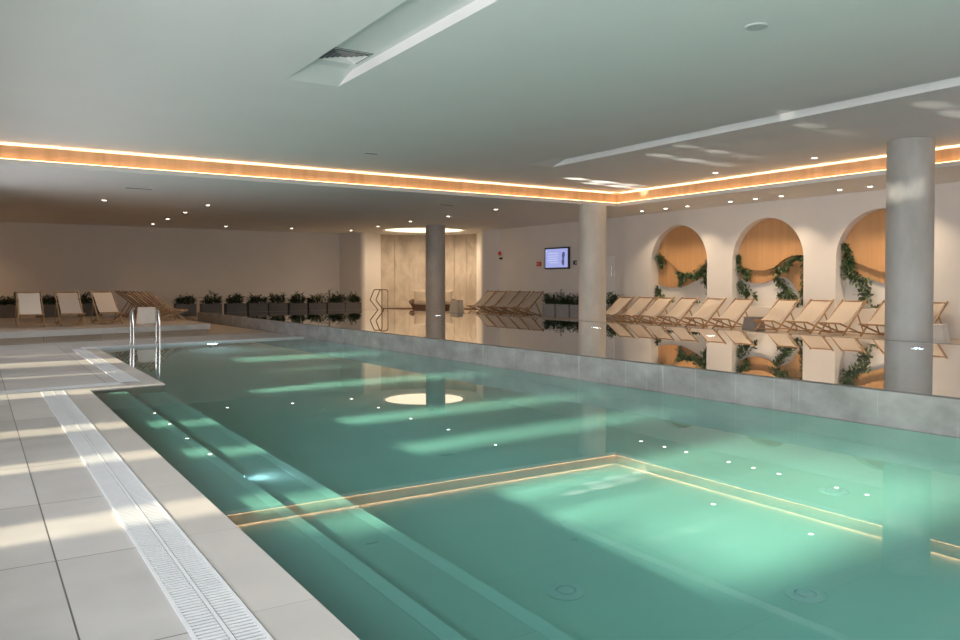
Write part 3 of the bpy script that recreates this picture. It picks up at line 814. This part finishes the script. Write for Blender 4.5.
b = B(); box(b, -.055, -.049, -.06, .06, -.04, .04); obj('face', b, mat('call_face', (.65, .30, .18), .5), t)
t = thing('fire_alarm', 'small round red fire alarm high on the white wall', 'fire alarm', (TVX, 28.0, 2.66))
t.location = (TVX - .1, 28.02, 2.66)
b = B(); lathe(b, [(.09, 0), (.09, .05), (.05, .075)], 20); bmesh.ops.rotate(b, verts=b.verts, matrix=Matrix.Rotation(-PI / 2, 3, 'Y')); obj('sounder', b, M['red'], t)
b = B(); box(b, -.03, .1, -.03, .03, -.25, -.17); obj('test_button', b, M['black'], t, label='small black button box under the alarm')
cu = bpy.data.curves.new('wall_lettering', 'FONT'); cu.body = 'IC'; cu.size = .22; cu.extrude = .01; cu.align_x = 'CENTER'; cu.offset = .006
tmp = bpy.data.objects.new('lettering_curve', cu); tme = bpy.data.meshes.new_from_object(tmp); bpy.data.objects.remove(tmp); bpy.data.curves.remove(cu)
tme.materials.clear(); tme.materials.append(M['black']); tme.name = 'wall_lettering'
tx = bpy.data.objects.new('wall_lettering', tme); COL.objects.link(tx)
tx.location = (TVX - .012, 23.13, 2.09); tx.rotation_euler = (PI / 2, 0, -PI / 2)
tag(tx, 'dark letters IC on the white wall right of the television', 'lettering')
b = B(); box(b, TVX - .03, TVX + .02, 20.95, 21.9, FZ, 2.35, .004); d1 = struct('door_1', b, M['white_metal'])
b = B()
tube(b, [(TVX - .03, 21.02, 1.05 + .62), (TVX - .09, 21.02, 1.67), (TVX - .09, 21.02, 2.0), (TVX - .03, 21.02, 2.0)], .012, 8); obj('handle', b, M['chrome'], d1)

# ------------------------------------------------------------------ ceiling fittings
def downlight(x, y, z, label, group, power, spot=85, blend=.7, col=(1, .80, .58), tilt=(0, 0), r=.055):
    t = thing('downlight', label, 'downlight', (x, y, z), 0, group)
    b = B(); lathe(b, [(r, -.001), (r + .022, -.004), (r + .022, 0), (r, .0)], 20); obj('trim_ring', b, M['white_metal'], t)
    b = B(); lathe(b, [(r, -.0025), (r * .5, -.0035)], 20); obj('lens', b, M['lens'], t)
    if power:
        l = bpy.data.lights.new('downlight_lamp', 'SPOT'); l.energy = power; l.spot_size = math.radians(spot); l.spot_blend = blend; l.color = col; l.shadow_soft_size = .05
        o = bpy.data.objects.new('downlight_lamp', l); COL.objects.link(o); o.parent = t; o.location = (0, 0, -.02)
        o.rotation_euler = (tilt[0], tilt[1], 0)
G1, G2, G3 = 'downlights before the arches', 'downlights in the low ceiling', 'downlights in the coffer'
arch_l = [(18.59, 'far one of three before the first arch'), (17.56, 'middle of three before the first arch'), (16.67, 'near one of three before the first arch'), (15.07, 'far one of three before the middle arch'), (14.22, 'middle of three before the middle arch'),
          (13.4, 'near one of three before the middle arch'), (11.72, 'far one before the third arch'), (10.93, 'beside the thick column before the third arch'), (10.1, 'behind the thick column before the third arch')]
for y, s in arch_l: downlight(18.05, y, HL, 'small round downlight, ' + s, G1, 120, 104, .55, (1, .76, .52))
low_l = [((3.08, 24.21), 'nearest the oblong vent above the platform chairs'), ((5.86, 24.1), 'first of the line of four above the sideways chairs'), ((5.84, 26.96), 'second of the line of four above the sideways chairs'), ((5.9, 30.03), 'third of the line of four running to the back wall'),
         ((5.91, 32.88), 'at the back wall end of the line of four'), ((8.67, 32.73), 'above the third planter of the back row'), ((11.32, 32.44), 'above the sixth planter of the back row'), ((13.94, 32.27), 'in the corner by the wing wall'),
         ((13.88, 29.4), 'beside the lit round ceiling recess'), ((13.78, 26.36), 'just before the grey column top'), ((13.85, 23.68), 'past the grey column towards the cove'), ((13.78, 20.63), 'near the cove, before the pale column')]
for (x, y), s in low_l: downlight(x, y, HL, 'small round downlight, ' + s, G2, (200 if x > 13 and y < 24 else 90) if y < 30 else 36, 125, .9, (1, .64, .37))
for (x, y), s in [((.1, 33.0), 'out beyond the outermost back planter'), ((-.5, 30.5), 'farthest out over the platform')]: downlight(x, y, HL, 'small round downlight ' + s, G2, 90, 125, .9, (1, .58, .28))
for (x, y), s in [((15.48, 13.39), 'far one on the coffer ceiling by the cove'), ((15.44, 10.63), 'near one on the coffer ceiling by the thick column')]: downlight(x, y, HU, 'small round downlight, ' + s, G3, 25, 90, .8)

t = thing('ceiling_speaker', 'round flat speaker grille on the coffer ceiling', 'speaker', (7.02, 5.53, HU))
b = B(); lathe(b, [(.115, -.012), (.125, -.004), (.125, 0)], 40); obj('rim', b, mat('speaker_rim', (.62, .64, .62), .6), t)
b = B(); lathe(b, [(.108, -.0135), (.108, -.012)], 40); obj('grille', b, mat('speaker_grille', (.50, .52, .51), .7, .2, 120), t)

t = thing('air_diffuser', 'square louvred air diffuser in the ceiling slot', 'air vent', (3.93, 9.28, HU + .12))
b = B(); box(b, -.27, .27, -.27, .27, -.006, -.002); obj('backing', b, M['channel'], t)
b = B()
for k in range(5):
    a, c = .27 - k * .05, .27 - k * .05 - .026
    for sx, sy in ((1, 0), (-1, 0), (0, 1), (0, -1)):
        P = [(a, -a, -.03 if k else -.004), (a, a, -.03 if k else -.004), (c, c, -.008), (c, -c, -.008)]
        ang = math.atan2(sy, sx)
        quad(b, [(x * math.cos(ang) - y * math.sin(ang), x * math.sin(ang) + y * math.cos(ang), z) for x, y, z in P])
obj('louvre', b, M['white_metal'], t)
def slot_vent(x, y, z, L, W, rz, label):
    t = thing('slot_vent', label, 'air vent', (x, y, z), rz, 'thin slot vents in the ceiling')
    b = B(); box(b, -L / 2, L / 2, -W / 2, W / 2, -.008, 0); obj('frame', b, M['ceiling'], t)
    b = B(); box(b, -L / 2 + .03, L / 2 - .03, -W / 2 + .03, W / 2 - .03, -.011, -.007); obj('opening', b, M['channel'], t)
slot_vent(3.4, 20.68, HL, .66, .2, 0, 'thin vent in the low ceiling above the platform end')
slot_vent(11.74, 20.15, HL, .5, .2, 0, 'thin vent in the low ceiling before the grey column')
slot_vent(7.05, 15.25, HU, .34, .14, 0, 'thin vent in the coffer near the far cove')
slot_vent(10.97, 13.4, HU + .119, .34, .14, 0, 'thin vent by the end of the long ceiling slot')

# ------------------------------------------------------------------ lights
def area(name, loc, rot, sx, sy, power, col):
    l = bpy.data.lights.new(name, 'AREA'); l.shape = 'RECTANGLE'; l.size = sx; l.size_y = sy; l.spread = math.radians(125); l.energy = power; l.color = col
    o = bpy.data.objects.new(name, l); COL.objects.link(o); o.location = loc; o.rotation_euler = rot
    return o
DAY = (.99, .965, 1.0)
# daylight entering through the window strips of the left wall
area('window_daylight', (LX + .05, 2.0, 2.0), (0, -PI / 2, 0), 2.8, 11.0, 300, DAY)
area('window_daylight', (LX + .05, 15.0, 2.0), (0, -PI / 2, 0), 2.8, 14.0, 210, DAY)
area('window_daylight', (8.0, NY + .05, 1.4), (PI / 2, 0, 0), 18.0, 2.0, 230, DAY)  # added frontal fill lamp; the near wall behind it has no window
# sun through the windows
l = bpy.data.lights.new('sun', 'SUN'); l.energy = 7.2; l.angle = math.radians(5); l.color = (1, .87, .60)
sun = bpy.data.objects.new('sun', l); COL.objects.link(sun)
el = math.radians(25)
sun.rotation_euler = Vector((math.cos(el), .015, -math.sin(el))).to_track_quat('-Z', 'Y').to_euler()
l.cycles.is_caustics_light = True
# lounge recess
t = thing('round_ceiling_light', 'large round warm light panel in the ceiling recess over the sofa', 'ceiling light', (OC[0], OC[1], HL + .035))
b = B(); lathe(b, [(1.72, 0), (1.74, .015)], 64); obj('diffuser', b, emit('lounge_panel', (1, .77, .53), 2.7), t)
b = B(); lathe(b, [(1.74, 0), (1.80, 0), (1.80, .015), (1.74, .015)], 64); obj('rim', b, M['white_metal'], t)

# added spot lamps at the water stand in for sun reflected to the ceiling
def glint_spot(x, y, z, d, power, deg, col=(1, .93, .82)):
    l = bpy.data.lights.new('water_glint', 'SPOT'); l.energy = power; l.spot_size = math.radians(deg); l.spot_blend = 1; l.color = col; l.shadow_soft_size = .02
    o = bpy.data.objects.new('water_glint', l); COL.objects.link(o); o.location = (x, y, z)
    o.rotation_euler = Vector(d).to_track_quat('-Z', 'Y').to_euler()
for (x, y, z, tgt, pw, dg) in [(4.5, 12.3, .05, (13.4, 12.3, 4.12), 5200, 7), (4.5, 11.3, .05, (13.0, 11.2, 4.12), 3000, 6), (5.0, 8.5, .05, (12.2, 8.5, 4.12), 1500, 7), (5.0, 6.7, .05, (13.4, 6.6, 4.12), 2500, 8),
                               (5.0, 15.9, .05, (14.3, 16.2, 4.12), 26000, 6), (6.0, 16.5, .05, (15.3, 16.7, 4.12), 22000, 6)]:
    for k in (-1, 0, 1):
        glint_spot(x, y, z, Vector(tgt) + Vector((k * 1.0, k * .10, 0)) - Vector((x, y, z)), pw * (.5 if k else .8), dg * .45)

for dy in (-.28, .05, .3): glint_spot(9.0, 8.3, .35, (5.7, dy, 2.75), 1100, 4.2)  # added spots for the bright patch on the thick column

# added ceiling spots without fittings, brightening the lounge and its stone wall
for a in (1.75, 1.05, .45, -.05):
    l = bpy.data.lights.new('lounge_spot', 'SPOT'); l.energy = 130; l.spot_size = math.radians(120); l.spot_blend = 1; l.color = (1, .76, .52); l.shadow_soft_size = .03
    o = bpy.data.objects.new('lounge_spot', l); COL.objects.link(o); o.location = (OC[0] + 1.2 * math.cos(a), OC[1] + 1.2 * math.sin(a), HL + .0)
    o.rotation_euler = Vector((math.cos(a) * .5, math.sin(a) * .5, -1)).to_track_quat('-Z', 'Y').to_euler()

# pool lamps
def pool_lamp(loc, rot, label, r, power, col=(.75, .9, 1), grp='underwater lamps'):
    t = thing('pool_lamp', label, 'underwater lamp', loc, 0, grp)
    t.rotation_euler = rot
    b = B(); lathe(b, [(r + .012, 0), (r + .012, .008), (r, .012)], 24); obj('bezel', b, M['white_metal'], t)
    b = B(); lathe(b, [(r, .017), (r * .6, .02)], 24); obj('lens', b, M['pool_lamp'], t)
    if power:
        l = bpy.data.lights.new('pool_lamp_light', 'SPOT'); l.energy = power; l.spot_size = math.radians(150); l.spot_blend = 1; l.color = col; l.shadow_soft_size = .08
        o = bpy.data.objects.new('pool_lamp_light', l); COL.objects.link(o); o.parent = t; o.location = (0, 0, .05); o.rotation_euler = (PI, 0, 0)
pool_lamp((4.7, far_y(4.7) - .04, -.32), (PI / 2, 0, 0), 'bright underwater lamp in the far wall of the lower pool', .12, 60)
pool_lamp((1.655, 5.85, -.155), (0, PI / 2, 0), 'underwater lamp in the pool step riser', .035, 9)
for i, (x, y, s) in enumerate([(13.38, 23.58, 'in front of the grey column'), (13.36, 15.38, 'in front of the pale column'), (13.45, 11.73, 'between the pale and the thick column'), (13.96, 7.54, 'in front of the thick column')]):
    pool_lamp((x, y, -.6), (0, 0, 0), 'bluish underwater lamp in the raised basin floor ' + s, .11, 0)
    l = bpy.data.lights.new('basin_lamp_light', 'POINT'); l.energy = 9; l.color = (.62, .80, 1); l.shadow_soft_size = .06
    o = bpy.data.objects.new('basin_lamp_light', l); COL.objects.link(o); o.location = (x, y, -.45)

for o in bpy.data.objects:
    if o.type == 'LIGHT' and o.data.type in ('AREA',): o.data.cycles.is_caustics_light = True

# ------------------------------------------------------------------ world, camera, view
w = bpy.data.worlds.new('sky'); sc.world = w; w.use_nodes = True
nt = w.node_tree; bg = nt.nodes['Background']; sk = nt.nodes.new('ShaderNodeTexSky'); sk.sky_type = 'NISHITA'; sk.sun_disc = False; sk.sun_elevation = el
nt.links.new(sk.outputs[0], bg.inputs[0]); bg.inputs[1].default_value = .12

F_PX, YAW, PITCH, PYC = 790.87, .5692, .0216, 300.11
cd = bpy.data.cameras.new('camera'); cam = bpy.data.objects.new('camera', cd); COL.objects.link(cam); sc.camera = cam
cd.sensor_fit = 'HORIZONTAL'; cd.sensor_width = 36; cd.lens = 36 * F_PX / 960
cam.location = (0, 0, 1.4); cam.rotation_euler = (PI / 2 - PITCH, 0, -YAW)
cd.shift_y = (PYC - 320) / 960
cd.clip_start = .05; cd.clip_end = 200

sc.view_settings.view_transform = 'Standard'; sc.view_settings.look = 'None'; sc.view_settings.gamma = 1; sc.view_settings.exposure = 0
sc.view_settings.use_curve_mapping = False
cy = sc.cycles
cy.use_denoising = True
cy.max_bounces = 10; cy.diffuse_bounces = 5; cy.glossy_bounces = 5; cy.transmission_bounces = 6; cy.transparent_max_bounces = 8
cy.caustics_reflective = True; cy.caustics_refractive = True; cy.blur_glossy = .5
cy.sample_clamp_indirect = 6
